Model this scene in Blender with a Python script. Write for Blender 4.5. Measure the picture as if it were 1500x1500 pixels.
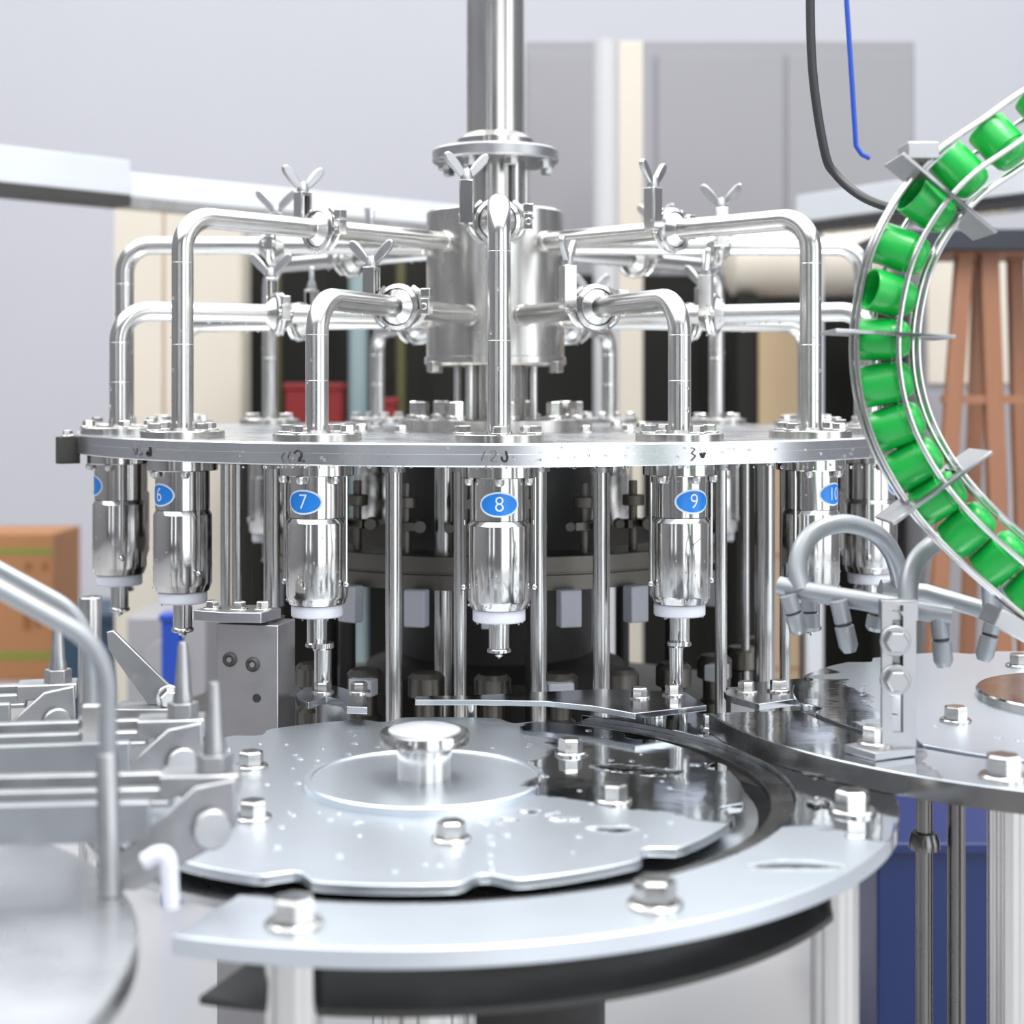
import bpy, bmesh, math, random
from mathutils import Vector, Matrix
random.seed(7)
PI = math.pi
C = bpy.context.scene.collection
for o in list(bpy.data.objects):
    bpy.data.objects.remove(o)

# ------------------------------------------------------------------ camera, world, added lights, exposure
K = 2267.0                     # focal length in pixels of the 1500 px frame
CAMX, CAMY, CAMZ, HOR = 0.0257, -2.4, 1.2, 572.0
cd = bpy.data.cameras.new('camera')
cam = bpy.data.objects.new('camera', cd); C.objects.link(cam)
cam.location = (CAMX, CAMY, CAMZ); cam.rotation_euler = (PI/2, 0, 0)
cd.sensor_width = 36.0; cd.lens = 36.0*K/1500.0
cd.shift_y = -(750.0-HOR)/1500.0
cd.clip_start = 0.05; cd.clip_end = 100
cd.dof.use_dof = True; cd.dof.focus_distance = 1.80; cd.dof.aperture_fstop = 4.0
bpy.context.scene.camera = cam

w = bpy.data.worlds.new('hall_light'); bpy.context.scene.world = w
w.use_nodes = True
bg = w.node_tree.nodes['Background']
bg.inputs[0].default_value = (0.93, 0.96, 1.0, 1); bg.inputs[1].default_value = 1.7

def area(name, loc, rot, sx, sy, power, col=(1, 1, 1)):
    l = bpy.data.lights.new(name, 'AREA'); l.shape = 'RECTANGLE'; l.size = sx; l.size_y = sy
    l.energy = power; l.color = col
    o = bpy.data.objects.new(name, l); C.objects.link(o); o.location = loc; o.rotation_euler = rot
    return o
area('added_overhead_light', (0.9, -1.6, 4.6), (math.radians(-6), math.radians(8), 0), 1.2, 3.4, 130, (1, .98, .95))  # unseen overhead lights, added to give the even light a direction
area('added_overhead_light', (-2.6, .4, 4.6), (0, 0, 0), 1.2, 3.4, 60, (1, .98, .95))

vs = bpy.context.scene.view_settings
vs.view_transform = 'Standard'; vs.look = 'None'; vs.gamma = 1.0; vs.use_curve_mapping = False
vs.exposure = 0.75

def P(px, py, d):
    """the point that stands d metres in front of the camera at this place in the view"""
    return Vector((CAMX+(px-750)*d/K, CAMY+d, CAMZ-(py-HOR)*d/K))
def PZ(px, py, z):
    d = (CAMZ-z)*K/(py-HOR)
    return P(px, py, d)

# ------------------------------------------------------------------ materials
def mat(name, col, rough=.5, metal=0.0, noise=0.0, nscale=20.0, stretch=(1, 1, 1), bump=0.0, trans=0.0, colvar=0.0, spec=.5, sss=0.0, rr=None):
    m = bpy.data.materials.new(name); m.use_nodes = True
    nt = m.node_tree; N = nt.nodes; L = nt.links
    b = N['Principled BSDF']
    b.inputs['Base Color'].default_value = (*col, 1); b.inputs['Roughness'].default_value = rough
    b.inputs['Metallic'].default_value = metal; b.inputs['Transmission Weight'].default_value = trans
    b.inputs['Specular IOR Level'].default_value = spec
    if sss:
        b.inputs['Subsurface Weight'].default_value = sss
        b.inputs['Subsurface Radius'].default_value = (.004, .01, .004)
    if noise or bump or colvar:
        tc = N.new('ShaderNodeTexCoord'); mp = N.new('ShaderNodeMapping'); mp.inputs['Scale'].default_value = stretch
        nz = N.new('ShaderNodeTexNoise'); nz.inputs['Scale'].default_value = nscale; nz.inputs['Detail'].default_value = 5
        L.new(tc.outputs['Object'], mp.inputs[0]); L.new(mp.outputs[0], nz.inputs['Vector'])
        if noise:
            mr = N.new('ShaderNodeMapRange'); mr.inputs[1].default_value = .3; mr.inputs[2].default_value = .7
            mr.inputs[3].default_value = max(.02, rough-noise); mr.inputs[4].default_value = rough+noise
            L.new(nz.outputs['Fac'], mr.inputs[0]); L.new(mr.outputs[0], b.inputs['Roughness'])
        if colvar:
            mx = N.new('ShaderNodeMix'); mx.data_type = 'RGBA'
            mx.inputs[6].default_value = (*[c*(1-colvar) for c in col], 1); mx.inputs[7].default_value = (*[min(1, c*(1+colvar)) for c in col], 1)
            L.new(nz.outputs['Fac'], mx.inputs[0]); L.new(mx.outputs[2], b.inputs['Base Color'])
        if bump:
            bp = N.new('ShaderNodeBump'); bp.inputs['Strength'].default_value = bump; bp.inputs['Distance'].default_value = .002
            L.new(nz.outputs['Fac'], bp.inputs['Height']); L.new(bp.outputs[0], b.inputs['Normal'])
    return m

M = {}
M['steel'] = mat('polished_steel', (0.58, 0.575, 0.56), .15, 1, .03, 30, (1, 1, 1), 0)
M['tube'] = mat('satin_steel_tube', (0.56, 0.555, 0.54), .22, 1, .04, 26, (1, 1, 1), .01)
M['drum'] = mat('brushed_steel_drum', (0.5, 0.49, 0.47), .24, 1, .06, 14, (3, 3, .4), .02, colvar=.06)
M['valve'] = mat('turned_steel', (0.58, 0.57, 0.55), .15, 1, .03, 40, (1, 1, .1), 0, colvar=.05)
M['plate'] = mat('brushed_plate', (0.6, 0.615, 0.63), .27, 1, .06, 9, (1, 1, 1), .015)
M['cast'] = mat('blasted_steel', (0.4, 0.405, 0.415), .38, 1, .06, 60, (1, 1, 1), .08, colvar=.05)
M['zinc'] = mat('grey_coated_pipe', (0.27, 0.285, 0.3), .42, .55, .06, 40, (1, 1, 1), .05, colvar=.06)
M['block'] = mat('ground_steel_block', (0.4, 0.39, 0.4), .4, 1, .06, 30, (1, 1, 1), .05, colvar=.05)
M['edge'] = mat('browned_and_shaded_steel', (.20, .195, .19), .25, 1, .08, 20)  # also colours the rim's dark reflection and the shade under two beams
M['dring'] = mat('shade_darkened_steel', (.17, .16, .14), .4, 1, .08, 14)  # dark colour stands in for the shade under the disc
M['satin'] = mat('matt_steel', (0.56, 0.58, 0.61), .5, 1, .05, 20)
M['gloss'] = mat('wet_flat_steel', (.54, .56, .58), .14, 1, .09, 7, (1, 1, 1), .01)
M['bolt'] = mat('bolt_steel', (0.6, 0.59, 0.57), .2, 1, .05, 60, (1, 1, 1), .03)
M['dark'] = mat('dark_and_shade_steel', (0.03, 0.029, 0.027), .5, .0, .1, 12, (1, 1, 1), .05)
M['black'] = mat('black_rubber', (.02, .02, .022), .5)
M['ink'] = mat('black_marker', (.015, .015, .02), .6)
M['faint'] = mat('worn_marker', (0.1, 0.1, 0.1), .6)
M['nylon'] = mat('white_nylon', (0.58, 0.59, 0.65), .45, sss=.1)
M['blue'] = mat('sticker_blue', (0.006, 0.17, 0.56), .35)
M['white'] = mat('sticker_white', (0.56, 0.63, 0.72), .35)
M['green'] = mat('green_plastic', (0.005, 0.36, 0.05), .28, 0, .06, 30, (1, 1, 1), .02, sss=.12)
M['water'] = mat('water', (1, 1, 1), .02, 0, trans=1.0); M['water'].node_tree.nodes['Principled BSDF'].inputs['IOR'].default_value = 1.33
M['wood'] = mat('orange_wood', (0.25, 0.11, 0.055), .55, 0, .1, 8, (6, 6, .6), .1, colvar=.22)
M['card'] = mat('cardboard', (0.36, 0.165, 0.07), .75, 0, .05, 6, (1, 1, 1), .05, colvar=.06)
M['tan'] = mat('tan_cardboard', (0.36, 0.265, 0.16), .75, 0, .05, 6, (1, 1, 1), .05, colvar=.06)
M['stripe'] = mat('green_print', (0.19, 0.225, 0.035), .7)
M['redprint'] = mat('red_print', (0.35, 0.05, 0.04), .7)
M['brownprint'] = mat('brown_print', (0.23, 0.09, 0.03), .7)
M['cream'] = mat('cream_paint', (0.52, 0.475, 0.4), .5, 0, .05, 3, (1, 1, 1), .02, colvar=.02)
M['creamedge'] = mat('tan_paint', (0.42, 0.31, 0.23), .5)
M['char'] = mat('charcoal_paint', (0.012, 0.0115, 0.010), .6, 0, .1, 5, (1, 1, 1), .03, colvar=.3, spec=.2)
M['navy'] = mat('navy_paint', (0.012, 0.015, 0.024), .5)
M['greypaint'] = mat('grey_paint', (0.26, 0.255, 0.27), .5, 0, .05, 3, (1, 1, 1), .02, colvar=.04)
M['whitepaint'] = mat('white_paint', (0.42, 0.42, 0.43), .45)
M['olive'] = mat('olive_paint', (0.075, 0.07, 0.025), .5)
M['teal'] = mat('pale_teal_paint', (0.22, 0.29, 0.3), .45)
M['red'] = mat('red_plastic', (0.2, 0.008, 0.008), .5)
M['greenbox'] = mat('dark_green_plastic', (0.006, 0.09, 0.045), .5)
M['bluebin'] = mat('blue_plastic', (0.004, 0.018, 0.1), .4)
M['brightblue'] = mat('bright_blue_plastic', (0.008, 0.05, 0.34), .4)
M['steelblue'] = mat('steel_blue_paint', (0.02, 0.05, 0.09), .5)
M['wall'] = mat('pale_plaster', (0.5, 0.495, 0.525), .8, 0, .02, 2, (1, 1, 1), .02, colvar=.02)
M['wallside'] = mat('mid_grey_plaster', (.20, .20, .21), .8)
M['reflwall'] = mat('reflection_wall_plaster', (0.12, 0.12, 0.13), .8)
M['floor'] = mat('pale_epoxy_floor', (0.36, 0.36, 0.37), .35, 0, .08, 2.5, (1, 1, 1), .02, colvar=.03)
M['beam'] = mat('pale_painted_beam', (0.56, 0.585, 0.61), .35, .2, .06, 6, (1, 1, 1), .03)

def wet_plate(name, mask, dry=.36):
    """brushed steel plate whose far right side is wet: the film is smooth, the dry face is matt"""
    m = bpy.data.materials.new(name); m.use_nodes = True
    nt = m.node_tree; N = nt.nodes; L = nt.links; b = N['Principled BSDF']
    b.inputs['Metallic'].default_value = 1; b.inputs['Base Color'].default_value = (.64, .685, .73, 1)
    tc = N.new('ShaderNodeTexCoord')
    nz = N.new('ShaderNodeTexNoise'); nz.inputs['Scale'].default_value = 9; nz.inputs['Detail'].default_value = 6; nz.inputs['Distortion'].default_value = .6
    L.new(tc.outputs['Object'], nz.inputs['Vector'])
    sp = N.new('ShaderNodeSeparateXYZ'); L.new(tc.outputs['Object'], sp.inputs[0])
    def mth(op, a, c, v=None):
        n = N.new('ShaderNodeMath'); n.operation = op
        for i, q in enumerate((a, c)):
            if q is None: continue
            if hasattr(q, 'links'): L.new(q, n.inputs[i])
            else: n.inputs[i].default_value = q
        return n.outputs[0]
    # wet where every line function a*x + b*y + c of the mask is positive, edge broken up by noise
    s = None
    for a_, b_, c_ in mask:
        e = mth('ADD', mth('ADD', mth('MULTIPLY', sp.outputs[0], a_), mth('MULTIPLY', sp.outputs[1], b_)), c_)
        s = e if s is None else mth('MINIMUM', s, e)
    s = mth('ADD', s, mth('MULTIPLY', mth('SUBTRACT', nz.outputs['Fac'], .5), 1.0))
    mr = N.new('ShaderNodeMapRange'); mr.inputs[1].default_value = .0; mr.inputs[2].default_value = .05
    mr.inputs[3].default_value = dry; mr.inputs[4].default_value = .09
    L.new(s, mr.inputs[0]); L.new(mr.outputs[0], b.inputs['Roughness'])
    n2 = N.new('ShaderNodeTexNoise'); n2.inputs['Scale'].default_value = 22; n2.inputs['Detail'].default_value = 4
    L.new(tc.outputs['Object'], n2.inputs['Vector'])
    bp = N.new('ShaderNodeBump'); bp.inputs['Strength'].default_value = .10; bp.inputs['Distance'].default_value = .004
    L.new(n2.outputs['Fac'], bp.inputs['Height']); L.new(bp.outputs[0], b.inputs['Normal'])
    return m
M['wet'] = wet_plate('wet_steel_plate', ((4.0, 0, -.34), (4.0, 8.0, -.08)))
M['wettable'] = wet_plate('half_wet_table_plate', ((-5.0, 0, -1.30),), .34)

# ------------------------------------------------------------------ mesh building
def frame(axis):
    a = Vector(axis).normalized()
    u = a.orthogonal().normalized() if abs(a.z) < .999 else Vector((1, 0, 0))
    return u, a.cross(u).normalized(), a

class MB:
    def __init__(s): s.v = []; s.f = []
    def add(s, vs, fs):
        n = len(s.v); s.v += [tuple(q) for q in vs]; s.f += [tuple(i+n for i in f) for f in fs]; return s
    def box(s, c, d, yaw=0, rot=None):
        c = Vector(c); R = rot or Matrix.Rotation(yaw, 3, 'Z')
        vs = [c+R @ Vector((x*d[0]/2, y*d[1]/2, z*d[2]/2)) for x in (-1, 1) for y in (-1, 1) for z in (-1, 1)]
        return s.add(vs, [(0, 1, 3, 2), (4, 6, 7, 5), (0, 4, 5, 1), (2, 3, 7, 6), (0, 2, 6, 4), (1, 5, 7, 3)])
    def lathe(s, prof, seg=32, o=(0, 0, 0), axis=(0, 0, 1), cap=True, closed=False, a0=0.0):
        """prof: list of (radius, height along axis)"""
        o = Vector(o); u, w_, a = frame(axis); vs = []; fs = []
        for r, h in prof:
            for k in range(seg):
                t = a0+2*PI*k/seg
                vs.append(o+a*h+u*(r*math.cos(t))+w_*(r*math.sin(t)))
        n = len(prof)
        for i in range(n if closed else n-1):
            j = (i+1) % n
            for k in range(seg):
                l = (k+1) % seg
                fs.append((i*seg+k, i*seg+l, j*seg+l, j*seg+k))
        if cap and not closed:
            fs.append(tuple(reversed(range(seg)))); fs.append(tuple((n-1)*seg+k for k in range(seg)))
        return s.add(vs, fs)
    def cyl(s, p0, p1, r, seg=20, r2=None):
        p0 = Vector(p0); p1 = Vector(p1); L = (p1-p0).length
        return s.lathe([(r, 0), (r if r2 is None else r2, L)], seg, p0, p1-p0)
    def tube(s, pts, r, seg=14, cap=True):
        pts = [Vector(p) for p in pts]; n = len(pts); vs = []; fs = []
        t0 = (pts[1]-pts[0]).normalized(); u = t0.orthogonal().normalized()
        for i in range(n):
            t = (pts[min(i+1, n-1)]-pts[max(i-1, 0)]).normalized()
            u = (u-t*u.dot(t)).normalized(); w_ = t.cross(u)
            rr = r[i] if isinstance(r, (list, tuple)) else r
            vs += [pts[i]+u*(rr*math.cos(2*PI*k/seg))+w_*(rr*math.sin(2*PI*k/seg)) for k in range(seg)]
        for i in range(n-1):
            for k in range(seg):
                l = (k+1) % seg
                fs.append((i*seg+k, i*seg+l, (i+1)*seg+l, (i+1)*seg+k))
        if cap:
            fs.append(tuple(reversed(range(seg)))); fs.append(tuple((n-1)*seg+k for k in range(seg)))
        return s.add(vs, fs)
    def prism(s, poly, z0, z1):
        """horizontal polygon (x,y) counter-clockwise between two heights"""
        n = len(poly)
        a = sum(poly[i][0]*poly[(i+1) % n][1]-poly[(i+1) % n][0]*poly[i][1] for i in range(n))
        if a < 0: poly = list(reversed(poly))
        vs = [(x, y, z0) for x, y in poly]+[(x, y, z1) for x, y in poly]
        fs = [tuple(reversed(range(n))), tuple(range(n, 2*n))]+[(i, (i+1) % n, n+(i+1) % n, n+i) for i in range(n)]
        return s.add(vs, fs)
    def slab(s, pts, nrm, th):
        """planar polygon of 3-D points thickened along nrm"""
        nv = Vector(nrm).normalized()*th; n = len(pts); pts = [Vector(p) for p in pts]
        vs = pts+[p+nv for p in pts]
        fs = [tuple(reversed(range(n))), tuple(range(n, 2*n))]+[(i, (i+1) % n, n+(i+1) % n, n+i) for i in range(n)]
        return s.add(vs, fs)
    def arcplate(s, c, r0, r1, a0, a1, z0, z1, n=48):
        pin = [(c[0]+r0*math.cos(a0+(a1-a0)*i/n), c[1]+r0*math.sin(a0+(a1-a0)*i/n)) for i in range(n+1)]
        pout = [(c[0]+r1*math.cos(a0+(a1-a0)*i/n), c[1]+r1*math.sin(a0+(a1-a0)*i/n)) for i in range(n+1)]
        vs = [(x, y, z) for z in (z0, z1) for ring in (pin, pout) for x, y in ring]
        m = n+1; fs = []
        for i in range(n):
            a, b_, c_, d_ = i, i+1, m+i+1, m+i
            fs += [(a, b_, c_, d_), (2*m+a, 2*m+d_, 2*m+c_, 2*m+b_), (a, 2*m+a, 2*m+b_, b_), (d_, c_, 2*m+c_, 2*m+d_)]
        fs += [(0, m, 3*m, 2*m), (n, 2*m+n, 3*m+n, m+n)]
        return s.add(vs, fs)
    def ball(s, c, r, seg=10, ring=6, sz=1.0):
        prof = [(max(1e-5, r*math.sin(PI*i/ring)), -r*sz*math.cos(PI*i/ring)) for i in range(ring+1)]
        return s.lathe(prof, seg, c, cap=False)
    def mesh(s, name, m, smooth=True, ang=.62):
        me = bpy.data.meshes.new(name); me.from_pydata(s.v, [], s.f)
        bm = bmesh.new(); bm.from_mesh(me)
        bmesh.ops.remove_doubles(bm, verts=bm.verts, dist=1e-6)
        bmesh.ops.recalc_face_normals(bm, faces=bm.faces)
        if smooth:
            for f in bm.faces: f.smooth = True
            for e in bm.edges:
                if len(e.link_faces) == 2 and e.calc_face_angle(0) > ang: e.smooth = False
        bm.to_mesh(me); bm.free(); me.materials.append(m)
        return me
    def build(s, name, m, parent=None, bevel=0.0, loc=(0, 0, 0), ang=.62):
        return link(name, s.mesh(name, m, True, ang), parent, bevel, loc)

def link(name, me, parent=None, bevel=0.0, loc=(0, 0, 0), rotz=0):
    o = bpy.data.objects.new(name, me); C.objects.link(o); o.location = loc; o.rotation_euler[2] = rotz
    if parent: o.parent = parent
    if bevel:
        b = o.modifiers.new('bevel', 'BEVEL'); b.width = bevel; b.segments = 2; b.limit_method = 'ANGLE'; b.angle_limit = .6
        b.harden_normals = False
    return o

def tag(o, label, cat, group=None, kind=None):
    o['label'] = label; o['category'] = cat
    if group: o['group'] = group
    if kind: o['kind'] = kind
    return o
def thing(name, label, cat, loc=(0, 0, 0), rotz=0, group=None):
    o = bpy.data.objects.new(name, None); C.objects.link(o); o.location = loc; o.rotation_euler[2] = rotz
    o.empty_display_size = .05
    return tag(o, label, cat, group)
def structure(name, mb, m, parent=None):
    o = mb.build(name, m, parent)
    if parent is None: o['kind'] = 'structure'
    return o
def dup(root, loc=None, rotz=None, label=None):
    r = root.copy(); C.objects.link(r)
    if loc is not None: r.location = loc
    if rotz is not None: r.rotation_euler[2] = rotz
    if label: r['label'] = label
    for ch in root.children:
        c = ch.copy(); C.objects.link(c); c.parent = r
        for g in ch.children:
            d = g.copy(); C.objects.link(d); d.parent = c
    return r

def fillet(pts, rad, n=10):
    pts = [Vector(p) for p in pts]; out = [pts[0]]
    for i in range(1, len(pts)-1):
        a, b, c = pts[i-1], pts[i], pts[i+1]
        u = (a-b).normalized(); v = (c-b).normalized(); th = u.angle(v)
        t = rad/math.tan(th/2); p0 = b+u*t; p1 = b+v*t
        ctr = b+(u+v).normalized()*(rad/math.sin(th/2))
        e0 = p0-ctr; e1 = p1-ctr; full = e0.angle(e1)
        ax = e0.cross(e1).normalized()
        for k in range(n+1):
            out.append(ctr+Matrix.Rotation(full*k/n, 3, ax) @ e0)
    out.append(pts[-1]); return out
def smooth_path(pts, n=8):
    pts = [Vector(p) for p in pts]; q = [pts[0]*2-pts[1]]+pts+[pts[-1]*2-pts[-2]]; out = []
    for i in range(1, len(q)-2):
        for k in range(n):
            t = k/n; a, b, c, d = q[i-1], q[i], q[i+1], q[i+2]
            out.append(.5*((2*b)+(c-a)*t+(2*a-5*b+4*c-d)*t*t+(3*b-a-3*c+d)*t**3))
    out.append(pts[-1]); return out

def hexhead(r, h, washer=True):
    mb = MB().lathe([(r*.86, h), (r*.98, h-.12*r), (r, h-.2*r), (r, .15*h if washer else 0)], 6)
    return mb
HEX = {}
def bolt(parent, loc, r=.010, h=.012, mm='bolt', axis=None, washer=True, name='bolt'):
    """hex head with a washer under it, on parent, in parent's own frame"""
    key = (round(r, 4), round(h, 4), mm, washer)
    if key not in HEX:
        m1 = hexhead(r, h, washer).mesh('bolt', M[mm], ang=.5)
        m2 = MB().lathe([(r*1.35, 0), (r*1.35, .13*h), (r*1.25, .2*h)], 20).mesh('washer', M[mm]) if washer else None
        HEX[key] = (m1, m2)
    m1, m2 = HEX[key]
    o = link(name, m1, parent, 0, loc)
    if axis is not None:
        o.rotation_mode = 'QUATERNION'; o.rotation_quaternion = Vector((0, 0, 1)).rotation_difference(Vector(axis))
    else:
        o.rotation_euler[2] = random.random()*1.0
    if m2: link('washer', m2, o)
    return o

def drops(name, parent, pts, rmin, rmax, flat=.6):
    mb = MB()
    for p in pts:
        mb.ball(p, random.uniform(rmin, rmax), 7, 4, flat)
    o = mb.build(name, M['water'], parent); o['kind'] = 'stuff'; return o

# ------------------------------------------------------------------ room shell
structure('floor', MB().box((0, 1.0, -.05), (18, 17, .1)), M['floor'])
structure('wall_back', MB().box((0, 6.85, 2.6), (18, .2, 5.4)), M['wall'])
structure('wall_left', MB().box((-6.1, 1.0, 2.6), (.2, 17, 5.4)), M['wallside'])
# right wall, out of view; its wide opening is added to widen bright reflections
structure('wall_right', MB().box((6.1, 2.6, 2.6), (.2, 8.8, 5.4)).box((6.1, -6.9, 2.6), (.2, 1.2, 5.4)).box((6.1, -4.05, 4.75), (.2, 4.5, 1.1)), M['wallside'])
# unseen wall behind the camera; openings added to put bright bands on the steel
fw = MB()
for x0, x1, z0, z1 in ((-6, -4.9, 0, 5.3), (-4.2, -2.6, 0, 5.3), (-2.0, 1.2, 0, 5.3), (5.4, 6, 0, 5.3), (-4.9, -4.2, 0, .9), (-2.6, -2.0, 0, .9),
                       (-4.9, -4.2, 3.6, 5.3), (-2.6, -2.0, 3.6, 5.3), (1.2, 5.4, 4.2, 5.3)):
    fw.box(((x0+x1)/2, -7.4, (z0+z1)/2), (x1-x0, .2, z1-z0))
structure('reflection_wall_front', fw, M['reflwall'])

# ------------------------------------------------------------------ carousel disc
ZT = CAMZ-.0607; RD = .628; TH = .0272; RP = .5725; TURN0 = .0182; STEP = PI/8
disc = thing('filler_disc', 'large round steel carousel disc carrying the ring of pipes and filling valves', 'machine disc', (0, 0, ZT))
MB().lathe([(RD-.002, 0), (RD, -.002), (RD, -.0125), (RD-.0003, -.0128), (.20, -.0127), (.20, 0)], 128, closed=True).build('upper_plate', M['plate'], disc)
MB().lathe([(RD-.0004, -.0128), (RD-.0004, -TH+.0015), (RD-.0015, -TH), (.20, -TH), (.20, -.0128)], 128, closed=True).build('lower_plate', M['plate'], disc)
MB().lathe([(.21, -.03), (.21, .0), (.15, .0), (.15, .016), (.145, .018), (.05, .018), (.05, -.03)], 64, closed=True).build('hub_ring', M['drum'], disc)
for k in range(10):
    a = 2*PI*k/10+.16
    b = bolt(disc, (.125*math.sin(a), -.125*math.cos(a), .018), .012, .026, 'bolt', name='hub_bolt')
for k in range(16):
    a = (k+.5)*STEP
    bolt(disc, (.235*math.sin(a), -.235*math.cos(a), 0), .009, .011, 'bolt', name='deck_bolt')
def rim_pt(px, py, off=.0006):
    phi = 0.0
    for _ in range(20):
        d = -CAMY-(RD+off)*math.cos(phi); x = CAMX+(px-750)*d/K
        phi = math.asin(max(-.999, min(.999, x/(RD+off))))
    d = -CAMY-(RD+off)*math.cos(phi)
    return Vector(((RD+off)*math.sin(phi), -(RD+off)*math.cos(phi), CAMZ-(py-HOR)*d/K-ZT))
def scribble(strokes, m, name='marker_writing'):
    mb = MB()
    for st in strokes:
        pts = [rim_pt(*p) for p in st]
        mb.tube(smooth_path(pts, 4) if len(pts) > 2 else pts, .0013 if m == 'ink' else .0007, 6)
    return mb.build(name, M[m], disc)
scribble([[(741, 661), (743, 670), (741, 676), (736, 674), (735, 669)]], 'ink')
scribble([[(710, 661), (705, 675)], [(718, 662), (724, 660), (727, 665), (722, 671), (719, 675), (728, 676)], [(751, 669), (753, 670)]], 'faint')
scribble([[(431, 664), (435, 660), (440, 662), (441, 668), (438, 672), (438, 677)], [(442, 674), (445, 676)]], 'ink')
scribble([[(417, 662), (412, 670), (415, 678)], [(425, 661), (421, 670), (424, 678)]], 'faint')
scribble([[(1027, 664), (1030, 670), (1033, 663)]], 'ink')
scribble([[(1013, 656), (1018, 658), (1014, 664), (1019, 668), (1013, 675)]], 'faint')
scribble([[(219, 655), (219, 667), (215, 666), (216, 662), (219, 661)]], 'ink')
scribble([[(192, 655), (197, 666), (200, 656)], [(203, 660), (207, 664), (204, 667)]], 'faint')
pts = []
for i in range(110):
    px = random.uniform(330, 1290); py = random.choice([random.uniform(654, 684), 684.5])
    pts.append(rim_pt(px, py, 0))
drops('water_droplets', disc, pts, .0010, .0024, .9)
lug = rim_pt(112, 655)
MB().box(lug+Vector((-.012, 0, -.004)), (.016, .03, .038), -.9).build('rim_bracket', M['dark'], disc, .001)
bolt(disc, tuple(lug+Vector((-.012, 0, .015))), .007, .009)

# ------------------------------------------------------------------ central drum that feeds the pipes
ZH, ZL = CAMZ+.224, CAMZ+.112
RT = .107
drum = thing('central_drum', 'round steel distribution drum on a column at the carousel centre', 'tank', (0, 0, ZT+.018))
zb = CAMZ+.040-ZT-.018; ztp = CAMZ+.277-ZT-.018
MB().lathe([(RT, zb), (RT, ztp-.004), (RT-.004, ztp), (.05, ztp+.003)], 64).build('drum_shell', M['drum'], drum)
MB().lathe([(RT+.001, zb+.012), (RT+.003, zb+.011), (RT+.003, zb+.002), (RT, zb-.002), (.05, zb-.002)], 64).build('bottom_flange', M['drum'], drum)
MB().cyl((0, 0, 0), (0, 0, zb-.001), .047, 40).build('lower_column', M['drum'], drum)
MB().cyl((0, 0, ztp), (0, 0, ztp+.075), .047, 40).build('upper_column', M['drum'], drum)
for k in range(6):
    a = 2*PI*k/6+.35
    MB().cyl((.06*math.sin(a), -.06*math.cos(a), 0), (.06*math.sin(a), -.06*math.cos(a), zb-.001), .006, 14).build('tie_rod', M['steel'], drum)
for k in range(4):
    a = 2*PI*k/4+.6
    MB().cyl((.055*math.sin(a), -.055*math.cos(a), ztp), (.055*math.sin(a), -.055*math.cos(a), ztp+.075), .006, 14).build('tie_rod', M['steel'], drum)
MB().lathe([(.095, ztp+.075), (.098, ztp+.078), (.098, ztp+.092), (.095, ztp+.095)], 56).build('top_flange', M['cast'], drum)
for k in range(8):
    a = 2*PI*k/8+.3
    bolt(drum, (.083*math.sin(a), -.083*math.cos(a), ztp+.075), .0095, .014, 'cast', axis=(0, 0, -1), name='flange_bolt')
MB().lathe([(.06, ztp+.095), (.06, ztp+.11), (.045, ztp+.12), (.045, ztp+.8)], 40).build('inlet_pipe', M['drum'], drum)
for k in range(6):
    a = 2*PI*k/6
    MB().box(((RT+.002)*math.sin(a), -(RT+.002)*math.cos(a), zb-.004), (.02, .012, .016), a).build('foot_lug', M['drum'], drum, .001)

WHERE = {8: 'above sticker eight at the front', 7: 'above sticker seven', 9: 'above sticker nine', 6: 'above sticker six', 10: 'above sticker ten',
         5: 'above cut-off sticker five, left rim', 11: 'touching the green cap chute, right rim', 4: 'at the left rim behind sticker five',
         12: 'at the right rim behind the green chute', 3: 'at the back, behind sticker six', 13: 'at the back, behind sticker ten',
         2: 'at the back, between stickers six and seven', 14: 'at the back, between stickers nine and ten',
         1: 'at the back, between stickers seven and eight', 15: 'at the back, between stickers eight and nine', 16: 'at the very back behind the drum'}
def pos(n, r=RP): a = (n-8)*STEP+TURN0; return (r*math.sin(a), -r*math.cos(a)), a

# ------------------------------------------------------------------ product pipes
RB = .0140
me_fl = MB().lathe([(.0535, 0), (.0535, .0085), (.0525, .0095), (.0165, .0095), (.0155, .013), (RB, .013)], 40, (0, 0, 0)).mesh('flange', M['drum'])
def make_pipe(z, high):
    r = thing('feed_pipe', '', 'pipe', (0, -RP, ZT), 0, 'bent feed pipes on the disc')
    h = z-ZT
    path = fillet([(0, 0, .008), (0, 0, h), (0, RP-RT-.001, h)], .042, 12)
    MB().tube(path, RB, 24).build('bent_pipe', M['tube'], r)
    link('flange', me_fl, r)
    for k in range(4):
        a = k*PI/2
        bolt(r, (.042*math.sin(a), -.042*math.cos(a), .0095), .0085, .010)
    MB().lathe([(RB+.0005, -.004), (RB+.0022, -.001), (RB+.0022, .001), (RB+.0005, .004)], 24, (0, RP-RT-.003, h), (0, 1, 0)).build('weld_ring', M['tube'], r)
    for zz in ((h-.06) if high else (h-.045), h*.42):
        MB().lathe([(RB-.0004, -.001), (RB+.0002, 0), (RB-.0004, .001)], 24, (0, 0, zz)).build('weld_seam', M['tube'], r)
    pp = []
    for i in range(16):
        yy = random.uniform(.05, RP-RT-.03); pp.append((random.uniform(-.006, .006), yy, h-RB*random.uniform(.9, 1.0)))
    for i in range(5):
        a = random.uniform(-.9, .9); pp.append((RB*math.sin(a), -RB*math.cos(a), random.uniform(.03, h-.06)))
    drops('water_droplets', r, pp, .001, .0024, 1.0)
    return r
protos = {True: make_pipe(ZH, True), False: make_pipe(ZL, False)}
used = set()
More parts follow.
